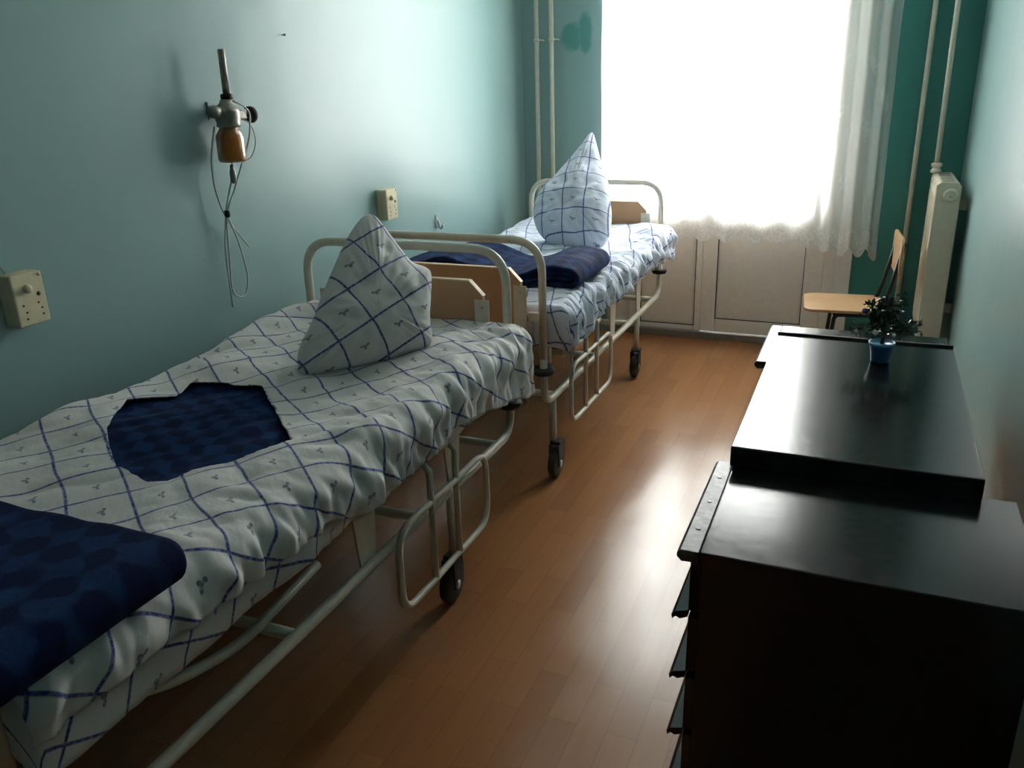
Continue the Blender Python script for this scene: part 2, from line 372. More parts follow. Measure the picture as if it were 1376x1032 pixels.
boxes('frame', [(-0.228, OX1, PY0 + .004, PY1 + .01, 0.046, OZ), (-0.953, -0.23, PY0 + .01, PY1 + .01, OZ - .06, OZ)], 'pvc_white', dr, .005)
pvc_unit(dr, -0.955, -0.228, -0.863, -0.335, 0.05, 0.135, 0.80, 2.72, OZ - .062)
boxes('handle', [(-0.285, -0.255, PY0 - .012, PY0, 1.02, 1.12), (-0.28, -0.26, PY0 - .04, PY0 - .02, 0.96, 1.08)], 'pvc_white', dr, .005)

# ------------------------------------------------------------------ beds
BX, BL = 0.415, 1.97     # half width of the tube frame, length between the end loops
def make_bed(guard_y, label, lift=0.0):
    b = thing('hospital_bed', label, 'bed')
    R_ = 0.0160; zr, zt = 0.366 + lift, 1.04 + lift; q0 = lift; hy = BL / 2
    # lower frame: two side rails that turn up into the end loops
    for s in (-1, 1):
        tube('side_rail', fillet([(s * BX, -hy, zr + .22), (s * BX, -hy, zr), (s * BX, hy, zr), (s * BX, hy, zr + .22)], 0.09, 8), R_, 'cream_enamel', b)
    for s in (-1, 1):
        tube('end_loop', fillet([(-BX, s * hy, zr + .2), (-BX, s * hy, zt), (BX, s * hy, zt), (BX, s * hy, zr + .2)], 0.13, 10), R_ * 1.02, 'cream_enamel', b, res=12)
        # wooden board with clipped corners between two pressed-steel plates
        y0, y1 = (s * hy - .010, s * hy + .010)
        x = BX - .088
        prism('board', [(-x, .66), (x, .66), (x, .875 + q0), (x - .05, .925 + q0), (-x + .05, .925 + q0), (-x, .875 + q0)], 'y', y0, y1, 'beech_panel', b, .001)
        e = .0012
        prism('board_edge', [(-x + .05, .9255 + q0), (x - .05, .9255 + q0), (x - .05, .929 + q0), (-x + .05, .929 + q0)], 'y', y0 - e, y1 + e, 'beech_edge', b)
        for q in (-1, 1):
            prism('board_edge', [(q * x, .8755 + q0), (q * (x - .05), .9255 + q0), (q * (x - .05), .929 + q0), (q * (x + .003), .8755 + q0)], 'y', y0 - e, y1 + e, 'beech_edge', b)
            pt = boxes('board_plate', [(q * x - .030, q * x + .026, y0 - .006, y0 - .002, .64, .862 + q0)], 'cream_enamel', b, .0015)
            for zz in (.70, .835 + q0): lathe('screw', [(.0045, 0), (.0045, -.003)], 'steel', pt, (q * x, y0 - .006, zz), 'y', 8)
            boxes('board_bracket', [(min(q * (x + .03), q * (BX - .012)), max(q * (x + .03), q * (BX - .012)), y0 - .004, y1 + .002, .72, .755)], 'cream_enamel', b, .002)
        for q in (-1, 1):
            lathe('bumper', [(.021, -.011), (.040, -.014), (.046, 0), (.040, .014), (.021, .011)], 'rubber', b, (q * BX, s * hy, .515), seg=20)
            boxes('bumper_clip', [(q * BX - .012, q * BX + .012, s * hy - s * .05 - .012, s * hy - s * .05 + .012, .53, .60)], 'cream_enamel', b, .002)
    # mattress platform: angle frame and cross members
    zp = .575
    boxes('platform', [(-BX + .01, -BX + .045, -hy + .05, hy - .05, zp, zp + .03), (BX - .045, BX - .01, -hy + .05, hy - .05, zp, zp + .03)] +
          [(-BX + .045, BX - .045, yy - .016, yy + .016, zp, zp + .026) for yy in (-.9, -.62, -.34, -.06, .22, .5, .88)], 'cream_enamel', b, .003)
    for s in (-1, 1):
        for yy in (0.03, 0.54):
            prism('support_plate', [(yy - .055, zp), (yy + .055, zp), (yy + .035, zr + .005), (yy - .035, zr + .005)], 'x', s * (BX - .012) - .003, s * (BX - .012) + .003, 'cream_enamel', b, .001)
    for yy in (-.86, -.3, .3, .86):
        tube('cross_tube', [(-BX, yy, zr), (BX, yy, zr)], .015, 'cream_enamel', b)
    tube('tilt_lever', fillet([(BX - .06, -.72, zp - .03), (BX - .05, -.62, .50), (BX - .03, -.45, .47), (BX - .02, -.17, .515)], .08), .0125, 'cream_enamel', b)
    tube('tilt_strut', [(-.1, -.25, zr + .01), (-.1, .42, zp)], .012, 'cream_enamel', b)
    tube('crank_shaft', [(0, -hy + .1, .47), (0, .2, .50)], .011, 'steel', b)
    # guard rail hung outside the rail on the visible side
    gx = BX + .033; g0, g1 = guard_y; zl, zh = .195, .455
    gd = tube('guard_rail', fillet([(gx, g0, zl), (gx, g1, zl), (gx, g1, zh), (gx, g0, zh)], .075, 7, True), .0105, 'cream_enamel', b, closed=True)
    for t in (.34, .62):
        yy = g0 + (g1 - g0) * t
        tube('guard_bar', [(gx, yy, zl), (gx, yy, zh + .10), (gx - .03, yy, zp + .01)], .0105, 'cream_enamel', b)
    # castors
    for s in (-1, 1):
        for yy, ox in ((-.868, .018), (.50, 0.0)):
            cx = s * (BX - .006)
            cs = tube('castor_stem', [(cx, yy, zr), (cx, yy, .165)], .0145, 'cream_enamel', b)
            wx_ = cx + ox
            fk = boxes('castor_fork', [(wx_ - .024, wx_ - .0195, yy - .045, yy + .02, .055, .155), (wx_ + .0195, wx_ + .024, yy - .045, yy + .02, .055, .155), (wx_ - .024, wx_ + .024, yy - .03, yy + .022, .150, .166)], 'rubber', b, .002)
            wh = lathe('castor_wheel', [(.012, -.018), (.054, -.018), (.064, -.012), (.066, 0), (.064, .012), (.054, .018), (.012, .018)], 'rubber', b, (wx_, yy - .025, .0665), 'x', 22)
            lathe('wheel_hub', [(.016, -.0255), (.016, .0255)], 'steel', wh, (wx_, yy - .025, .0665), 'x', 12)
            boxes('castor_brake', [(wx_ - .014, wx_ + .014, yy - .005, yy + .045, .128, .140)], 'steel', b, .003)
    return b
NB = Vector((-1.548, 1.585, 0)); FB = Vector((-1.562, 3.935, 0))
bed1 = make_bed((.115, .69), 'cream tubular hospital bed in the foreground, nearest the camera', .035); bed1.location = NB
bed2 = make_bed((-.745, -.15), 'cream tubular hospital bed at the far end, beside the window'); bed2.location = FB

# ------------------------------------------------------------------ bed linen
def lerp_table(tab, y):
    if y <= tab[0][0]: return tab[0][1]
    for (a, va), (b, vb) in zip(tab, tab[1:]):
        if y <= b:
            t = (y - a) / (b - a); t = t * t * (3 - 2 * t); return va + (vb - va) * t
    return tab[-1][1]
def drape(name, x0, x1, y0, y1, ztop, dl, hem, seed, mat, parent, nx=130, ny=220, amp=1.0, ruche=1.0, hole=None, rad=.045, end0=0.0, end1=0.0, uvrot=0.0, bumps=(), depth=0.0, thick=.003, only=None):
    """cloth laid over a mattress: flat top, rounded edge, hanging sides with gathers"""
    q = math.pi * rad / 2
    W = x1 - x0
    V, UV = [], []
    L0, L1 = y0 - end0, y1 + end1
    def hole_in(x, y):
        c = False; n = len(hole); j = n - 1
        for i in range(n):
            xi, yi = hole[i]; xj, yj = hole[j]
            if (yi > y) != (yj > y) and x < (xj - xi) * (y - yi) / (yj - yi) + xi: c = not c
            j = i
        return c
    def place(a, v, drop_r):
        yy = min(max(v, y0), y1); dz = 0.0
        if v < y0: dz = y0 - v; 
        if v > y1: dz = v - y1
        oy = yy + (-.012 if v < y0 else (.012 if v > y1 else 0)) * min(1, dz / .03)
        zt = ztop(yy)
        if a < rad: 
            t = rad - a
            if t < q: th = t / rad; x, z = x0 + rad - rad * math.sin(th), zt - rad + rad * math.cos(th)
            else: x, z = x0, zt - rad - (t - q)
        elif a > W - rad:
            t = a - (W - rad)
            if t < q: th = t / rad; x, z = x1 - rad + rad * math.sin(th), zt - rad + rad * math.cos(th)
            else: x, z = x1, zt - rad - (t - q)
        else: x, z = x0 + a, zt
        z -= dz
        hang = max(0.0, min(1.0, (a - (W - rad)) / .08))
        flat = 1 - hang
        er = max(0.0, 1 - abs(a - W) / .30)
        # broad dimples, diagonal pulls, gathers towards the hanging edge
        w1 = ns(x * 3.1 + seed, oy * 3.1) * .016 + abs(ns(x * 5 + oy * 2.5 + seed, oy * 4.5 - x * 2, 3)) * .011 + ns(x * 11 + seed, oy * 9, 5) * .006 + abs(ns(x * 9 - oy * 7 + seed, oy * 3 + x * 4, 8)) * .010
        gy = oy + .05 * ns(oy * 5, x * 3, seed)
        gy += (a - W) * .5 * ns(oy * 1.7, 0.2, seed)
        w2 = (ns(gy * 13 + seed, a * 6, 9) * .013 + ns(gy * 31, a * 10, seed) * .009) * er * ruche * (.45 + .9 * max(0, ns(oy * 2.2 + seed, 5.5) + .35))
        for (cx, cyy, rx, ry, h) in bumps:
            w1 += h * math.exp(-((x - cx) / rx) ** 2 - ((oy - cyy) / ry) ** 2)
        z += (w1 * amp * flat + w2 * (0.4 + .6 * flat))
        x += hang * (ns(gy * 16 + seed, z * 11, 2) * .022 * ruche + ns(gy * 37 + seed, z * 19, 2) * .010 * ruche + ns(oy * 6, z * 5, seed) * .010 + .004 * amp) + hang * .02 * ruche * max(0, (zt - z - .06))
        oy += hang * ns(oy * 9, z * 8, seed + 4) * .010 * ruche
        if dz > 0: oy += ns(x * 18 + seed, z * 5, 1) * .02 * ruche * min(1, dz / .05)
        return Vector((x, oy, z - depth))
    for j in range(ny + 1):
        v = L0 + (L1 - L0) * j / ny
        dr_ = max(0.03, ztop(v) - hem(v)) + ns(v * 7, seed) * .012 * ruche
        amax = W - rad + q + max(0, dr_ - rad); amin = rad - q - max(0, dl - rad)
        for i in range(nx + 1):
            a = amin + (amax - amin) * i / nx
            V.append(place(a, v, dr_))
            wx, wy = .012 * ns(a * 5 + seed, v * 5), .012 * ns(a * 5, v * 5 + seed, 7)
            c_, s_ = math.cos(uvrot), math.sin(uvrot); uu, vv = a + wx + seed * .037, v + wy
            UV.append((uu * c_ - vv * s_, uu * s_ + vv * c_))
    Fc = []
    inside = None
    if hole:
        inside = [hole_in(p.x, p.y) for p in V]
    for j in range(ny):
        for i in range(nx):
            k = [j * (nx + 1) + i, j * (nx + 1) + i + 1, (j + 1) * (nx + 1) + i + 1, (j + 1) * (nx + 1) + i]
            if hole:
                cnt = sum(inside[t] for t in k)
                if only == 'hole':
                    if not any(inside[t] for t in k) : 
                        cc = sum((V[t] for t in k), Vector()) / 4
                        if min((Vector((cc.x, cc.y)) - Vector(h)).length for h in HOLE_DENSE) > .03: continue
                elif cnt >= 3: continue
            Fc.append(k)
    if hole and only != 'hole':
        # pull the rim onto the outline of the opening
        cnt = {}
        for f in Fc:
            for t in f: cnt[t] = cnt.get(t, 0) + 1
        for t, c in cnt.items():
            if c < 4 and 0 < t % (nx + 1) < nx and 0 < t // (nx + 1) < ny:
                p2 = Vector((V[t].x, V[t].y)); best = min(HOLE_DENSE, key=lambda h: (Vector(h) - p2).length_squared)
                V[t].x, V[t].y = best[0], best[1]; V[t].z += .002
    used = sorted({t for f in Fc for t in f}); idx = {t: i for i, t in enumerate(used)}
    o = pyd(name, [V[t] for t in used], [[idx[t] for t in f] for f in Fc], mat, parent, True, [UV[t] for t in used])
    if thick:
        md = o.modifiers.new('cloth_thickness', 'SOLIDIFY'); md.thickness = thick; md.offset = 1.0
    return o

hole_px = [(172, 545), (158, 558), (145, 582), (147, 600), (158, 634), (172, 637), (196, 651), (225, 646), (258, 633), (300, 624), (345, 611), (393, 597), (378, 568), (352, 519), (300, 515), (258, 516), (235, 531), (200, 540)]
hole = [tuple(onz(x, y, .80)[:2]) for x, y in hole_px]
HOLE_DENSE = []
for i in range(len(hole)):
    a, b = Vector(hole[i]), Vector(hole[(i + 1) % len(hole)])
    for k in range(14): HOLE_DENSE.append(tuple(a.lerp(b, k / 14)))

def mattress(bed, label, z0, z1, x0, x1, y0, y1, seed, hem):
    t = thing('mattress', label, 'mattress', (0, 0, 0))
    o = boxes('core', [(x0 + .02, x1 - .03, y0 + .01, y1 - .01, z0, z1 - .02)], 'linen', t, .03, 3)
    drape('sheet', x0 + .005, x1, y0, y1, lambda y: z1, .10, hem, seed, 'linen', t, nx=70, ny=110, amp=.3, ruche=.35, end0=.1, end1=.1, thick=.003, uvrot=.45)
    return t
mattress(bed1, 'thick mattress in checked white sheet on the near bed, under the duvet', .606, .755, -1.985, -1.062, .62, 2.545, 3.0, lambda y: .628)
mattress(bed2, 'mattress in checked white sheet on the far bed by the window', .606, .745, -1.99, -1.075, 2.99, 4.885, 11.0, lambda y: .625)

zt1 = lambda y: .797 + .012 * math.exp(-((y - 2.45) / .3) ** 2)
hem1 = lambda y: lerp_table([(.4, .715), (1.30, .70), (1.48, .648), (1.85, .65), (2.02, .672), (2.3, .63), (2.56, .575)], y)
dv = thing('duvet', 'white blue-checked duvet with an opening showing navy blanket, on near bed', 'duvet')
bp1 = [(-1.95, 2.30, .10, .30, .045), (-1.82, 1.86, .12, .10, .02), (-1.2, 2.3, .12, .2, .012)]
drape('cover', -1.985, -1.043, .60, 2.555, zt1, .16, hem1, 1.7, 'linen', dv, nx=170, ny=300, hole=hole, bumps=bp1, ruche=1.2, amp=1.3, rad=.06, uvrot=.60)
drape('inner_blanket', -1.985, -1.043, .60, 2.555, zt1, .16, hem1, 1.7, 'navy_blanket', dv, nx=120, ny=200, hole=hole, bumps=bp1, ruche=0.8, amp=1.2, rad=.06, depth=.010, only='hole', thick=0.0, uvrot=.5)
zt2 = lambda y: .772 + .02 * math.exp(-((y - 4.85) / .25) ** 2)
hem2 = lambda y: lerp_table([(2.9, .60), (3.15, .60), (3.4, .64), (4.2, .65), (4.6, .645), (4.9, .60)], y)
dv2 = thing('duvet', 'white blue-checked duvet spread over the far bed by the window', 'duvet')
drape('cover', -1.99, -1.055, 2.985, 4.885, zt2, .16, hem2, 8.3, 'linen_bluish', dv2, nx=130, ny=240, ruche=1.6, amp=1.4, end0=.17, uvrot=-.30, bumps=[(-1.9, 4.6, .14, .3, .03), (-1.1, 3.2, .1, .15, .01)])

# folded navy blankets
def folded_blanket(name, label, x0, x1, y0, y1, z0, th, seed, sag=0.0):
    """outer layer wraps round the right-hand end, a second fold lies inside it"""
    t = thing(name, label, 'blanket')
    def sheet(nm, R, zc, xe, ya, yb, hl):
        path = []                                   # centre line in x-z: top run, half circle, bottom run
        nT, nA = 40, 12
        for i in range(nT): path.append((x0 + (xe - R - x0) * i / nT, zc + R, 0, 1))
        for i in range(nA + 1):
            a = math.pi / 2 - math.pi * i / nA; path.append((xe - R + R * math.cos(a), zc + R * math.sin(a), math.cos(a), math.sin(a)))
        for i in range(1, nT + 1): path.append((xe - R + (x0 - xe + R) * i / nT, zc - R, 0, -1))
        nv = 40; V, UV, Fc = [], [], []; n = len(path); arc = 0.0
        for side in (1, -1):
            arc = 0.0
            for i, (x, z, nxx, nzz) in enumerate(path):
                if i: arc += math.hypot(x - path[i - 1][0], z - path[i - 1][1])
                for j in range(nv + 1):
                    v = .5 - .5 * math.cos(math.pi * j / nv); y = ya + (yb - ya) * v
                    e = min(1.0, min(v, 1 - v) * (yb - ya) / hl); rr = math.sqrt(max(0, 1 - (1 - e) ** 2))
                    up = (z - z0) / th
                    dz = (.016 * ns(x * 3.5 + seed, y * 4) + .007 * ns(x * 9, y * 9 + seed)) * up + sag * ns(x * 3.2 + seed, .3) * .07 * (.25 + .75 * up)
                    dy = .014 * ns(x * 4.5 + seed, z * 14) + .010 * ns(x * 11, z * 20, seed)
                    V.append(Vector((x + nxx * hl * rr * side, y + dy, z + dz + nzz * hl * rr * side))); UV.append((arc * .8 + seed, y * .8))
        M_ = n * (nv + 1)
        for sd in (0, 1):
            for i in range(n - 1):
                for j in range(nv):
                    f = [sd * M_ + i * (nv + 1) + j, sd * M_ + (i + 1) * (nv + 1) + j, sd * M_ + (i + 1) * (nv + 1) + j + 1, sd * M_ + i * (nv + 1) + j + 1]
                    Fc.append(f if sd else f[::-1])
        return pyd(nm, V, Fc, 'navy_blanket', t, True, UV)
    zc = z0 + th / 2; hl = th / 8.2
    sheet('outer_fold', th / 2 - hl, zc, x1 - hl, y0, y1, hl)
    sheet('inner_fold', th / 8, zc, x1 - .03, y0 + .012, y1 - .01, hl)
    return t
folded_blanket('folded_blanket', 'thick navy patterned blanket folded at the foot of the near bed', -1.93, -1.005, .44, .895, .812, .085, 2.0, 0.0)
folded_blanket('folded_blanket', 'navy patterned blanket folded across the far bed', -1.97, -1.09, 3.22, 3.68, .785, .085, 6.0, 1.0)

# pillows stood on edge, one corner up
def pillow(name, label, px, p0, nrm, thick, center_px, seed, mat, uvrot, belly=.35, uvoff=(0, 0)):
    t = thing(name, label, 'pillow')
    pts = [onplane(x, y, p0, nrm) for x, y in px]
    right = Vector((-nrm.y, nrm.x, 0)).normalized()
    if right.dot(RT) < 0: right = -right
    upv = nrm.cross(right).normalized()
    if upv.z < 0: upv = -upv
    c = onplane(*center_px, p0, nrm)
    ol = catmull(pts, 7, True); n = len(ol); K = 22
    V, UV, Fc = [], [], []
    zmin = min(p.z for p in ol); zmax = max(p.z for p in ol)
    cr, sr = math.cos(uvrot), math.sin(uvrot)
    for side in (1, -1):
        for r in range(K + 1):
            s = r / K; s = 1 - (1 - s) ** 1.3
            for k in range(n):
                p = c.lerp(ol[k], s)
                hgt = (p.z - zmin) / (zmax - zmin)
                prof = max(0.0, 1 - s ** 2.4) ** .55
                fat = (1.0 - .60 * max(0, (hgt - belly) / (1 - belly)))
                if hgt < belly: fat *= .78 + .22 * hgt / belly
                d = thick * .5 * prof * fat
                lx, ly = (p - c).dot(right), (p - c).dot(upv)
                d += prof * (.012 * ns(lx * 8 + seed, ly * 8, side) + .020 * abs(ns(lx * 7 - ly * 5 + seed, ly * 6 + lx * 5, side + 3)) + .010 * abs(ns(lx * 16 + ly * 9, ly * 12 - lx * 6, seed)) + .006 * ns(lx * 26, ly * 22, seed))
                d += max(0, s - .35) * (1 - s) * .10 * ns(k * .33 + seed, s * 1.5, side)
                edge = s ** 6 * (1 - s) * 4
                d += edge * .01 * ns(k * .5, seed)
                p = p + nrm * (d * side)
                V.append(p)
                wx = .006 * ns(lx * 7, ly * 7, seed); ux, uy = lx + wx + uvoff[0], ly * 1.02 + wx + uvoff[1]
                UV.append((ux * cr - uy * sr, ux * sr + uy * cr))
    M_ = (K + 1) * n
    for sd in (0, 1):
        for r in range(K):
            for k in range(n):
                f = [sd * M_ + r * n + k, sd * M_ + r * n + (k + 1) % n, sd * M_ + (r + 1) * n + (k + 1) % n, sd * M_ + (r + 1) * n + k]
                Fc.append(f if sd == 0 else f[::-1])
    bm = bmesh.new(); vv = [bm.verts.new(v) for v in V]
    uvl = bm.loops.layers.uv.new('UVMap'); bm.verts.index_update()
    for f in Fc:
        try: fc = bm.faces.new([vv[i] for i in f])
        except ValueError: continue
        for lp, i in zip(fc.loops, f): lp[uvl].uv = UV[i]
    bmesh.ops.remove_doubles(bm, verts=bm.verts[:], dist=.0006); bmesh.ops.recalc_face_normals(bm, faces=bm.faces[:])
    me = bpy.data.meshes.new('pillowcase'); bm.to_mesh(me); bm.free()
    o = link('pillowcase', me, mat, t)
    return t
A_ = onz(404, 499, .812); B_ = onz(576, 470, .812); AP = ony(495, 290, 2.27)
nrm = (B_ - A_).cross(AP - A_).normalized()
if nrm.dot(EYE - A_) < 0: nrm = -nrm
pillow('pillow', 'white blue-checked pillow stood corner-up on the near bed', [(492, 289), (505, 291), (519, 308), (537, 333), (553, 352), (572, 360), (579, 370), (578, 400), (577, 432), (580, 456), (573, 467), (545, 478), (500, 489), (450, 498), (408, 506), (401, 500), (400, 480), (404, 462), (420, 430), (432, 398), (447, 362), (463, 327), (478, 302)],
       A_, nrm, .23, (495, 425), 1.0, 'linen', -.42, .35, (.02, .03))
A2 = onz(730, 328, .79); B2 = onz(816, 330, .79); AP2 = ony(795, 180, 4.62)
n2 = (B2 - A2).cross(AP2 - A2).normalized()
if n2.dot(EYE - A2) < 0: n2 = -n2
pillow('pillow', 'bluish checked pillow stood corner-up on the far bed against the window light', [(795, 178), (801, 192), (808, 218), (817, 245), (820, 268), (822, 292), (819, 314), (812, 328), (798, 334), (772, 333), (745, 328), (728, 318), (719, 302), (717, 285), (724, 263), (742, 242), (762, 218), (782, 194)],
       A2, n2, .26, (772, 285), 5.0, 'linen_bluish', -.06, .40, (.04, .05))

# ------------------------------------------------------------------ black cabinets and table along the right wall
def cabinet(label, x0, x1, y0, y1, zt):
    t = thing('drawer_cabinet', label, 'cabinet', (0, 0, 0), 0, 'black drawer cabinets by the right wall')
    bx0 = x0 + .022
    boxes('body', [(bx0 + .02, x1 - .01, y0 + .012, y1 - .012, .0, zt - .024)], 'black_lacquer', t, .003)
    boxes('top_board', [(x0 + .040, x1, y0, y1, zt - .024, zt)], 'black_lacquer', t, .003)
    st = prism('front_strip', [(x0 + .006, zt - .026), (x0 + .039, zt - .024), (x0 + .039, zt - .0008), (x0 + .004, zt - .0008), (x0 - .003, zt - .008), (x0 - .003, zt - .016)], 'y', y0, y1, 'worn_lacquer', t, .0015)
    for yy in (y0 + .09, (y0 + y1) / 2, y1 - .09): lathe('screw', [(.0050, 0), (.0050, .0006), (.003, .0008)], 'worn_lacquer', st, (x0 + .021, yy, zt - .0008), seg=10)
    zz = zt - .03
    for k in range(4):
        zb = zt - .15 - .146 * k
        d = boxes('drawer', [(bx0, bx0 + .02, y0 + .014, y1 - .014, zb + .006, zz - .004)], 'black_lacquer', t, .002)
        prism('pull_lip', [(bx0 + .001, zb + .012), (x0 - .002, zb + .004), (x0 - .010, zb - .006), (x0 - .008, zb - .016), (x0 - .001, zb - .008), (x0 + .008, zb - .012), (bx0 + .001, zb - .004)], 'y', y0 + .006, y1 - .006, 'black_lacquer', d, .001)
        zz = zb - .006
    boxes('plinth', [(bx0 + .004, bx0 + .02, y0 + .014, y1 - .014, .0, zz - .01)], 'black_lacquer', t, .002)
    return t
cabinet('black lacquered drawer cabinet in the foreground, nearest the camera', -.272, .347, 1.40, 1.826, .75)
cabinet('black lacquered drawer cabinet beyond the table, nearest the window', -.288, .285, 2.615, 3.055, .7495)
tb = thing('low_table', 'black lacquered table with a thick top between two drawer cabinets', 'table')
boxes('table_top', [(-.240, .281, 1.803, 2.765, .7502, .80)], 'black_lacquer', tb, .005, 3)
boxes('rear_dark_strip', [(-.240, .281, 2.7652, 2.775, .7502, .807)], 'gasket_black', tb, .002)  # raised matte black strip, draws the dark line along the table's rear edge
boxes('apron', [(-.20, .25, 1.84, 1.86, .65, .7500), (-.20, .25, 2.55, 2.57, .65, .7500), (-.20, -.18, 1.86, 2.55, .65, .7500), (.23, .25, 1.86, 2.55, .65, .7500)], 'black_lacquer', tb, .002)
for lx in (-.205, .205):
    for ly in (1.83, 2.535): boxes('leg', [(lx, lx + .05, ly, ly + .045, 0, .7500)], 'black_lacquer', tb, .004)

# ------------------------------------------------------------------ potted plant on the table
random.seed(4)
pp = onz(1182, 487, .80)
pt = thing('potted_plant', 'small dark artificial plant with pale baubles in a ribbed blue pot', 'plant', (pp.x, pp.y + .01, .8005))
pot = lathe('pot', [(.022, 0), (.026, .002), (.0275, .016), (.0285, .018), (.030, .034), (.031, .036), (.033, .050), (.0335, .053), (.032, .054), (.004, .052)], 'pot_blue', pt, seg=28)
lathe('pot_rim', [(.0335, .052), (.0365, .053), (.0370, .060), (.0335, .061), (.0325, .055)], 'rim_blue', pt, seg=28)
tube('stem', [(0, 0, .05), (.003, 0, .09), (0, .004, .14)], [.006, .005, .004], 'twig', pt, res=8)
def leaf_cluster(name, a, b, mat, parent, n, sp, size):
    V, Fc = [], []
    for i in range(n):
        t = random.random() ** .8; p = a.lerp(b, t) + Vector((random.gauss(0, sp), random.gauss(0, sp), random.gauss(0, sp * .8)))
        d = Vector((random.gauss(0, 1), random.gauss(0, 1), random.gauss(.2, .8))).normalized(); sd = d.orthogonal().normalized()
        sd = Matrix.Rotation(random.random() * 6.28, 3, d) @ sd; L = size * random.uniform(.6, 1.2); wd = L * .32; nn = d.cross(sd) * L * .12
        o = len(V); V += [p, p + d * L * .45 + sd * wd + nn, p + d * L, p + d * L * .45 - sd * wd + nn, p + d * L * .5 - nn * .4]
        Fc += [[o, o + 1, o + 4], [o + 1, o + 2, o + 4], [o + 2, o + 3, o + 4], [o + 3, o, o + 4]]
    return pyd(name, V, Fc, mat, parent, False)
for (a, b, n, sp, mt) in [((0, 0, .10), (-.030, 0, .165), 90, .013, 'leaf_green'), ((0, 0, .10), (.016, 0, .190), 90, .014, 'leaf_green'),
                          ((0, 0, .085), (.085, .005, .112), 80, .010, 'leaf_green'), ((0, 0, .085), (-.085, 0, .094), 50, .007, 'leaf_frost'),
                          ((0, 0, .12), (.030, .02, .155), 50, .013, 'leaf_frost'), ((0, 0, .11), (-.005, -.035, .135), 70, .014, 'leaf_green')]:
    a, b = Vector(a), Vector(b)
    brn = tube('branch', [a, a.lerp(b, .5) + Vector((0, 0, .004)), b], [.003, .0025, .0015], 'twig', pt, res=6)
    leaf_cluster('leaves', a.lerp(b, .25), b, mt, brn, int(n * 1.5), sp * 1.15, .021)
for p, r, mt in [((-.022, -.045, .100), .0085, 'ornament_white'), ((-.074, -.01, .090), .006, 'ornament_white'), ((.028, -.04, .094), .005, 'ornament_white'), ((.030, -.02, .168), .0045, 'ornament_white'), ((-.056, -.008, .152), .009, 'ornament_violet'), ((-.045, -.02, .092), .006, 'leaf_frost')]:
    ball('bauble', p, r, mt, pt)

# ------------------------------------------------------------------ chair under the window
ch = thing('chair', 'plywood school chair with black metal legs in front of the radiator', 'chair', (-.085, 4.69, 0), math.radians(5))
def rrect(x0, x1, y0, y1, r, n=6):
    out = []
    for cx, cy_, a0 in ((x1 - r, y1 - r, 0), (x0 + r, y1 - r, 90), (x0 + r, y0 + r, 180), (x1 - r, y0 + r, 270)):
        for k in range(n + 1):
            a = math.radians(a0 + 90 * k / n); out.append((cx + r * math.cos(a), cy_ + r * math.sin(a)))
    return out
prism('seat', rrect(-.20, .20, -.19, .19, .055), 'z', .436, .452, 'chair_ply', ch, .003)
bk = prism('backrest', rrect(-.185, .185, .625, .825, .045), 'x', .232, .246, 'chair_ply', ch, .003)
for s in (-1, 1):
    tube('back_post', fillet([(.225, s * .150, .02), (.165, s * .155, .41), (.20, s * .15, .52), (.252, s * .13, .80)], .08), .011, 'chair_black', ch)
    tube('front_leg', fillet([(-.075, s * .165, .0), (-.045, s * .155, .42), (.165, s * .155, .42)], .03), .011, 'chair_black', ch)
    lathe('foot_cap', [(.013, 0), (.014, .02)], 'rubber', ch, (.225, s * .150, 0.001), seg=10)
tube('cross_bar', [(-.045, -.155, .42), (-.045, .155, .42)], .009, 'chair_black', ch)
tube('cross_bar', [(.14, -.155, .418), (.14, .155, .418)], .009, 'chair_black', ch)

# ------------------------------------------------------------------ radiator and pipes
rd = thing('radiator', 'cream panel radiator mounted end-on along the right wall by the window', 'radiator')
ry0, ry1, rx0, rx1, rz0, rz1 = 4.60, 5.10, .282, .396, .30, 1.098
def rad_sheet(name, xa, xb, parent):
    return boxes(name, [(xa, xb, ry0 + .004, ry1 - .004, rz0 + .01, rz1 - .022)], 'radiator_cream', parent, .006, 3)
fp = rad_sheet('front_panel', rx0, rx0 + .016, rd)
for k in range(12):
    yy = ry0 + .045 + k * (ry1 - ry0 - .09) / 11
    boxes('rib', [(rx0 - .0025, rx0 + .002, yy - .006, yy + .006, rz0 + .05, rz1 - .07)], 'radiator_cream', fp, .001)
rad_sheet('back_panel', rx1 - .016, rx1, rd)
prism('end_cover', [(rx0 + .002, rz0), (rx1 - .002, rz0), (rx1 - .002, rz1 - .018), (rx1 - .02, rz1), (rx0 + .02, rz1), (rx0 + .002, rz1 - .014)], 'y', ry0, ry0 + .012, 'radiator_cream', rd, .004)
prism('end_cover', [(rx0 + .002, rz0), (rx1 - .002, rz0), (rx1 - .002, rz1 - .018), (rx1 - .02, rz1), (rx0 + .02, rz1), (rx0 + .002, rz1 - .014)], 'y', ry1 - .012, ry1, 'radiator_cream', rd, .004)
tg = prism('top_grille', [(rx0 + .008, rz1 - .03), (rx1 - .008, rz1 - .03), (rx1 - .008, rz1 - .010), (rx1 - .022, rz1 - .001), (rx0 + .022, rz1 - .001), (rx0 + .008, rz1 - .010)], 'y', ry0 + .012, ry1 - .012, 'radiator_cream', rd, .002)
for k in range(9):
    yy = ry0 + .05 + k * .05
    boxes('slot', [(rx0 + .03, rx1 - .03, yy - .008, yy + .008, rz1 - .0015, rz1 - .0004)], 'dark_hole', tg)
cp = lathe('end_plug', [(.033, 0), (.033, -.014), (.029, -.020), (.018, -.020), (.016, -.017), (.004, -.017)], 'radiator_cream', rd, ((rx0 + rx1) / 2 + .012, ry0, rz1 - .062), 'y', 24)
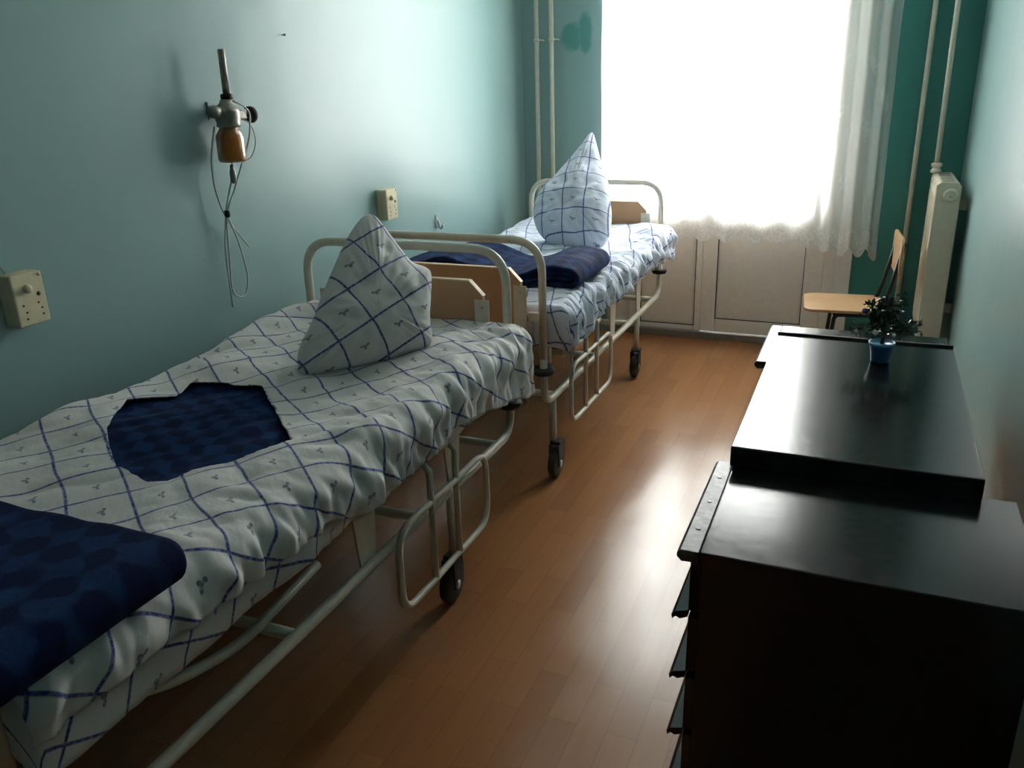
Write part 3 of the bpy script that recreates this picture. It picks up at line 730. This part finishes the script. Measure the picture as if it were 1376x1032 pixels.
lathe('plug_screw', [(.010, -.017), (.010, -.021)], 'cream_enamel', cp, ((rx0 + rx1) / 2 + .012, ry0, rz1 - .062), 'y', 6)
for zz in (.42, .95): boxes('wall_bracket', [(rx1, XR, 4.72, 4.75, zz, zz + .05)], 'radiator_cream', rd, .002)
sp_ = thing('heating_pipe', 'cream heating pipe entering the top of the radiator', 'pipe', (0, 0, 0), 0, 'heating pipes right of the window')
PX, PYY = .322, 5.04
ptop = ony(1290, -30, 5.15)
tube('pipe', [(.290, 5.06, ZC), (.293, 5.06, 1.8), (.2985, 5.06, 1.10)], .0135, 'cream_enamel', sp_)
lathe('union_nut', [(.018, 0), (.026, .003), (.026, .018), (.019, .021), (.019, .030), (.027, .033), (.027, .05), (.018, .053)], 'radiator_cream', sp_, (.2985, 5.06, 1.097), seg=8)
def riser(label, x, y, clamp_z, grp):
    t = thing('heating_pipe', label, 'pipe', (x, y, 0), 0, grp)
    tube('pipe', [(0, 0, 0.0), (0, 0, 1.2), (0, 0, ZC)], .0135, 'cream_enamel', t, res=14)
    for cz in clamp_z:
        cl = lathe('clamp', [(.0137, -.010), (.018, -.009), (.018, .009), (.0137, .010)], 'cream_enamel', t, (0, 0, cz), seg=14)
        tube('clamp_pin', [(.012, .004, cz), (.026, .02, cz), (.026, YF - y, cz)], .004, 'cream_enamel', cl, res=6)
    return t
riser('cream vertical heating riser passing behind the chair back', .199, 5.235, [2.1], 'heating pipes right of the window')
riser('left one of two cream heating risers beside the far bed', -2.035, 5.21, [1.865, .4], 'heating risers left of the window')
riser('right one of two cream heating risers beside the far bed', -1.932, 5.20, [1.865, .4], 'heating risers left of the window')

# ------------------------------------------------------------------ lace curtain
ct = thing('tulle_curtain', 'white lace tulle curtain with scalloped hem over the balcony window', 'curtain')
nx, nz = 520, 70; cx0, cx1, ctop = -1.60, .045, 3.05
V, UV, Fc = [], [], []
u = 0.0; prev = None
for i in range(nx + 1):
    t = i / nx; x = cx0 + (cx1 - cx0) * t
    g = max(0.0, min(1.0, (x + .42) / .25)); amp = .012 + .026 * g
    ph = x * (34 + 0 * g) + 26 * max(0, x + .30) + 2.0 * ns(x * 3, 1.0)
    yb = amp * math.sin(ph) + .008 * ns(x * 9, 4)
    dx = math.hypot((cx1 - cx0) / nx, 0 if prev is None else yb - prev); u += dx; prev = yb
    hem_base = .70 - .045 * g
    if x > .0: hem_base -= .025
    hz = hem_base - .040 * abs(math.sin(math.pi * (u / .155))) + .02 * ns(x * 3.3, 7)
    for j in range(nz + 1):
        s = j / nz; z = ctop + (hz - ctop) * s
        yy = 5.165 + yb * (.55 + .45 * s) * (1 + .15 * ns(x * 4, z * 2)) - .01 * g * s
        xx = x + .03 * g * (s - .5) * .6 + .006 * ns(x * 6, z * 2.5)
        V.append((xx, yy, z)); UV.append((u, z - hz))
for i in range(nx):
    for j in range(nz): Fc.append([i * (nz + 1) + j, i * (nz + 1) + j + 1, (i + 1) * (nz + 1) + j + 1, (i + 1) * (nz + 1) + j])
pyd('cloth', V, Fc, 'tulle', ct, True, UV)
boxes('header_tape', [(cx0, cx1, 5.160, 5.172, ctop - .004, ctop + .03)], 'white_plaster', ct, .002)
rdn = thing('curtain_rail', 'white ceiling rail carrying the lace curtain', 'rail')
boxes('track', [(-1.72, .20, 5.150, 5.182, ctop + .031, ctop + .055)], 'white_plaster', rdn, .003)
for xx in (-1.5, -.75, .1): boxes('mount', [(xx - .02, xx + .02, 5.155, 5.177, ctop + .055, ZC)], 'white_plaster', rdn, .002)

# ------------------------------------------------------------------ things on the left wall
def socket_box(label, p, rot, holes_mat='dark_hole'):
    t = thing('socket_box', label, 'socket', p, 0, 'bedside socket boxes on the left wall')
    t.rotation_euler = (rot, 0, 0)
    b = boxes('housing', [(0, .058, -.048, .048, -.072, .072)], 'bakelite', t, .006, 3)
    lathe('push_button', [(.012, .058), (.012, .066), (.008, .070), (.002, .071)], 'bakelite', t, (0, -.006, .030), 'x', 16)
    for (yy, zz, r) in ((.026, .010, .0062), (-.026, -.014, .003), (-.020, -.034, .003), (.020, -.014, .003), (.028, -.030, .003), (-.022, -.052, .003), (.028, -.048, .003)):
        lathe('contact_hole', [(r, .0575), (r, .0586)], 'dark_hole', t, (0, yy, zz), 'x', 10)
    lathe('cap_screw', [(.005, .058), (.005, .060)], 'steel', t, (0, .038, .062), 'x', 10)
    return t
socket_box('yellowed socket box nearest the camera, with a thin cable running into it', (XL, 1.522, 1.088), math.radians(0))
socket_box('cream socket box above the near pillow', (XL, 3.455, 1.088), 0)
tag(tube('cable', catmull([(XL + .004, 1.42, 1.75), (XL + .005, 1.445, 1.55), (XL + .004, 1.475, 1.35), (XL + .006, 1.478, 1.24), (XL + .008, 1.472, 1.22), (XL + .012, 1.50, 1.155)], 8), .0028, 'wire', res=6), 'thin grey cable running down the wall into the nearer socket box', 'cable')

su = thing('suction_regulator', 'wall-mounted metal suction regulator with amber jar and looped hoses', 'medical device')
sxx = -2.085
boxes('wall_plate', [(XL, XL + .008, 2.37, 2.43, 1.52, 1.58)], 'teal_paint', su, .002)
tube('mount_arm', [(XL + .004, 2.395, 1.545), (sxx, 2.395, 1.545)], .016, 'pump_metal', su)
tube('gauge_rod', [(sxx, 2.395, 1.60), (sxx, 2.397, 1.744), (sxx, 2.397, 1.748)], [.0125, .0125, .009], 'pump_metal', su, res=14)
lathe('collar', [(.014, 1.585), (.021, 1.588), (.021, 1.602), (.014, 1.605)], 'rubber', su, (sxx, 2.394, 0), seg=18)
hs = lathe('housing', [(.018, 1.586), (.022, 1.575), (.038, 1.560), (.044, 1.545), (.044, 1.525), (.040, 1.508), (.042, 1.498), (.036, 1.494)], 'pump_metal', su, (sxx, 2.385, 0), seg=20)
lathe('side_port', [(.010, 0), (.018, -.004), (.022, -.030), (.020, -.045), (.010, -.048)], 'pump_metal', hs, (sxx, 2.352, 1.548), 'y', 14)
boxes('valve_block', [(sxx - .022, sxx + .022, 2.41, 2.462, 1.518, 1.552)], 'pump_metal', hs, .006)
kn = lathe('knob', [(.009, 0), (.009, .030), (.025, .032), (.029, .036), (.029, .048), (.024, .052), (.012, .052), (.010, .047), (.003, .047)], 'rubber', su, (sxx, 2.462, 1.532), 'y', 20)
lathe('knob_pin', [(.005, .040), (.005, .054)], 'pump_metal', kn, (sxx, 2.462, 1.532), 'y', 10)
jr = lathe('jar', [(.030, 1.508), (.030, 1.496), (.034, 1.488), (.046, 1.470), (.048, 1.460), (.049, 1.390), (.046, 1.380), (.040, 1.378)], 'amber_glass', su, (sxx, 2.381, 0), seg=24)
hz = [[(sxx + .01, 2.44, 1.52), (sxx + .02, 2.475, 1.50), (sxx + .02, 2.49, 1.44), (sxx + .01, 2.47, 1.39), (sxx, 2.435, 1.375)],
      [(sxx + .02, 2.40, 1.58), (sxx + .03, 2.44, 1.56), (sxx + .025, 2.47, 1.53), (sxx + .02, 2.455, 1.45), (sxx, 2.42, 1.36), (sxx - .01, 2.385, 1.29), (-2.12, 2.352, 1.195), (-2.13, 2.345, 1.05), (-2.13, 2.335, .93), (-2.13, 2.365, .892), (-2.13, 2.405, .90), (-2.13, 2.425, .96), (-2.13, 2.405, 1.08), (-2.12, 2.352, 1.195)],
      [(sxx - .02, 2.335, 1.50), (-2.12, 2.315, 1.40), (-2.12, 2.31, 1.30), (-2.125, 2.345, 1.20), (-2.13, 2.40, 1.13), (-2.13, 2.455, 1.065)],
      [(sxx, 2.375, 1.378), (sxx - .005, 2.372, 1.33), (-2.115, 2.36, 1.25), (-2.125, 2.35, 1.19), (-2.135, 2.335, 1.08), (-2.135, 2.33, .95), (-2.14, 2.335, .86)]]
for k, pth in enumerate(hz): tube('hose', catmull(pth, 8), (.0031 if k else .0026), 'hose', su, res=8)
lathe('hose_clip', [(.008, -.012), (.010, -.006), (.010, .006), (.008, .012)], 'rubber', su, (-2.118, 2.351, 1.20), seg=10)
lathe('hose_valve', [(.006, -.03), (.011, -.022), (.011, .01), (.007, .02), (.007, .034)], 'pump_metal', su, (sxx - .002, 2.373, 1.335), seg=10)

hk = thing('wall_hook', 'small white plastic hook on the wall between the two beds', 'hook', (XL, 3.985, .915))
hb = lathe('hook_base', [(.017, 0), (.017, .006), (.011, .011)], 'hook_white', hk, (0, 0, 0), 'x', 16); hb.scale = (1, 1, 1.8)
tube('hook_arm', catmull([(.005, 0, .02), (.018, 0, .0), (.022, 0, -.022), (.034, 0, -.026), (.042, 0, -.008)], 6), .007, 'hook_white', hk, res=8)
tube('hook_wire', [(.004, -.012, .045), (.004, -.006, .03), (.004, 0, .028)], .002, 'wire', hk, res=6)
nl = thing('nail', 'tiny dark nail in the wall above the suction regulator', 'nail', tuple(onx(379, 47, XL)))
lathe('nail_head', [(.002, 0), (.002, .012), (.005, .012), (.005, .0145)], 'rubber', nl, (0, 0, 0), 'x', 8)
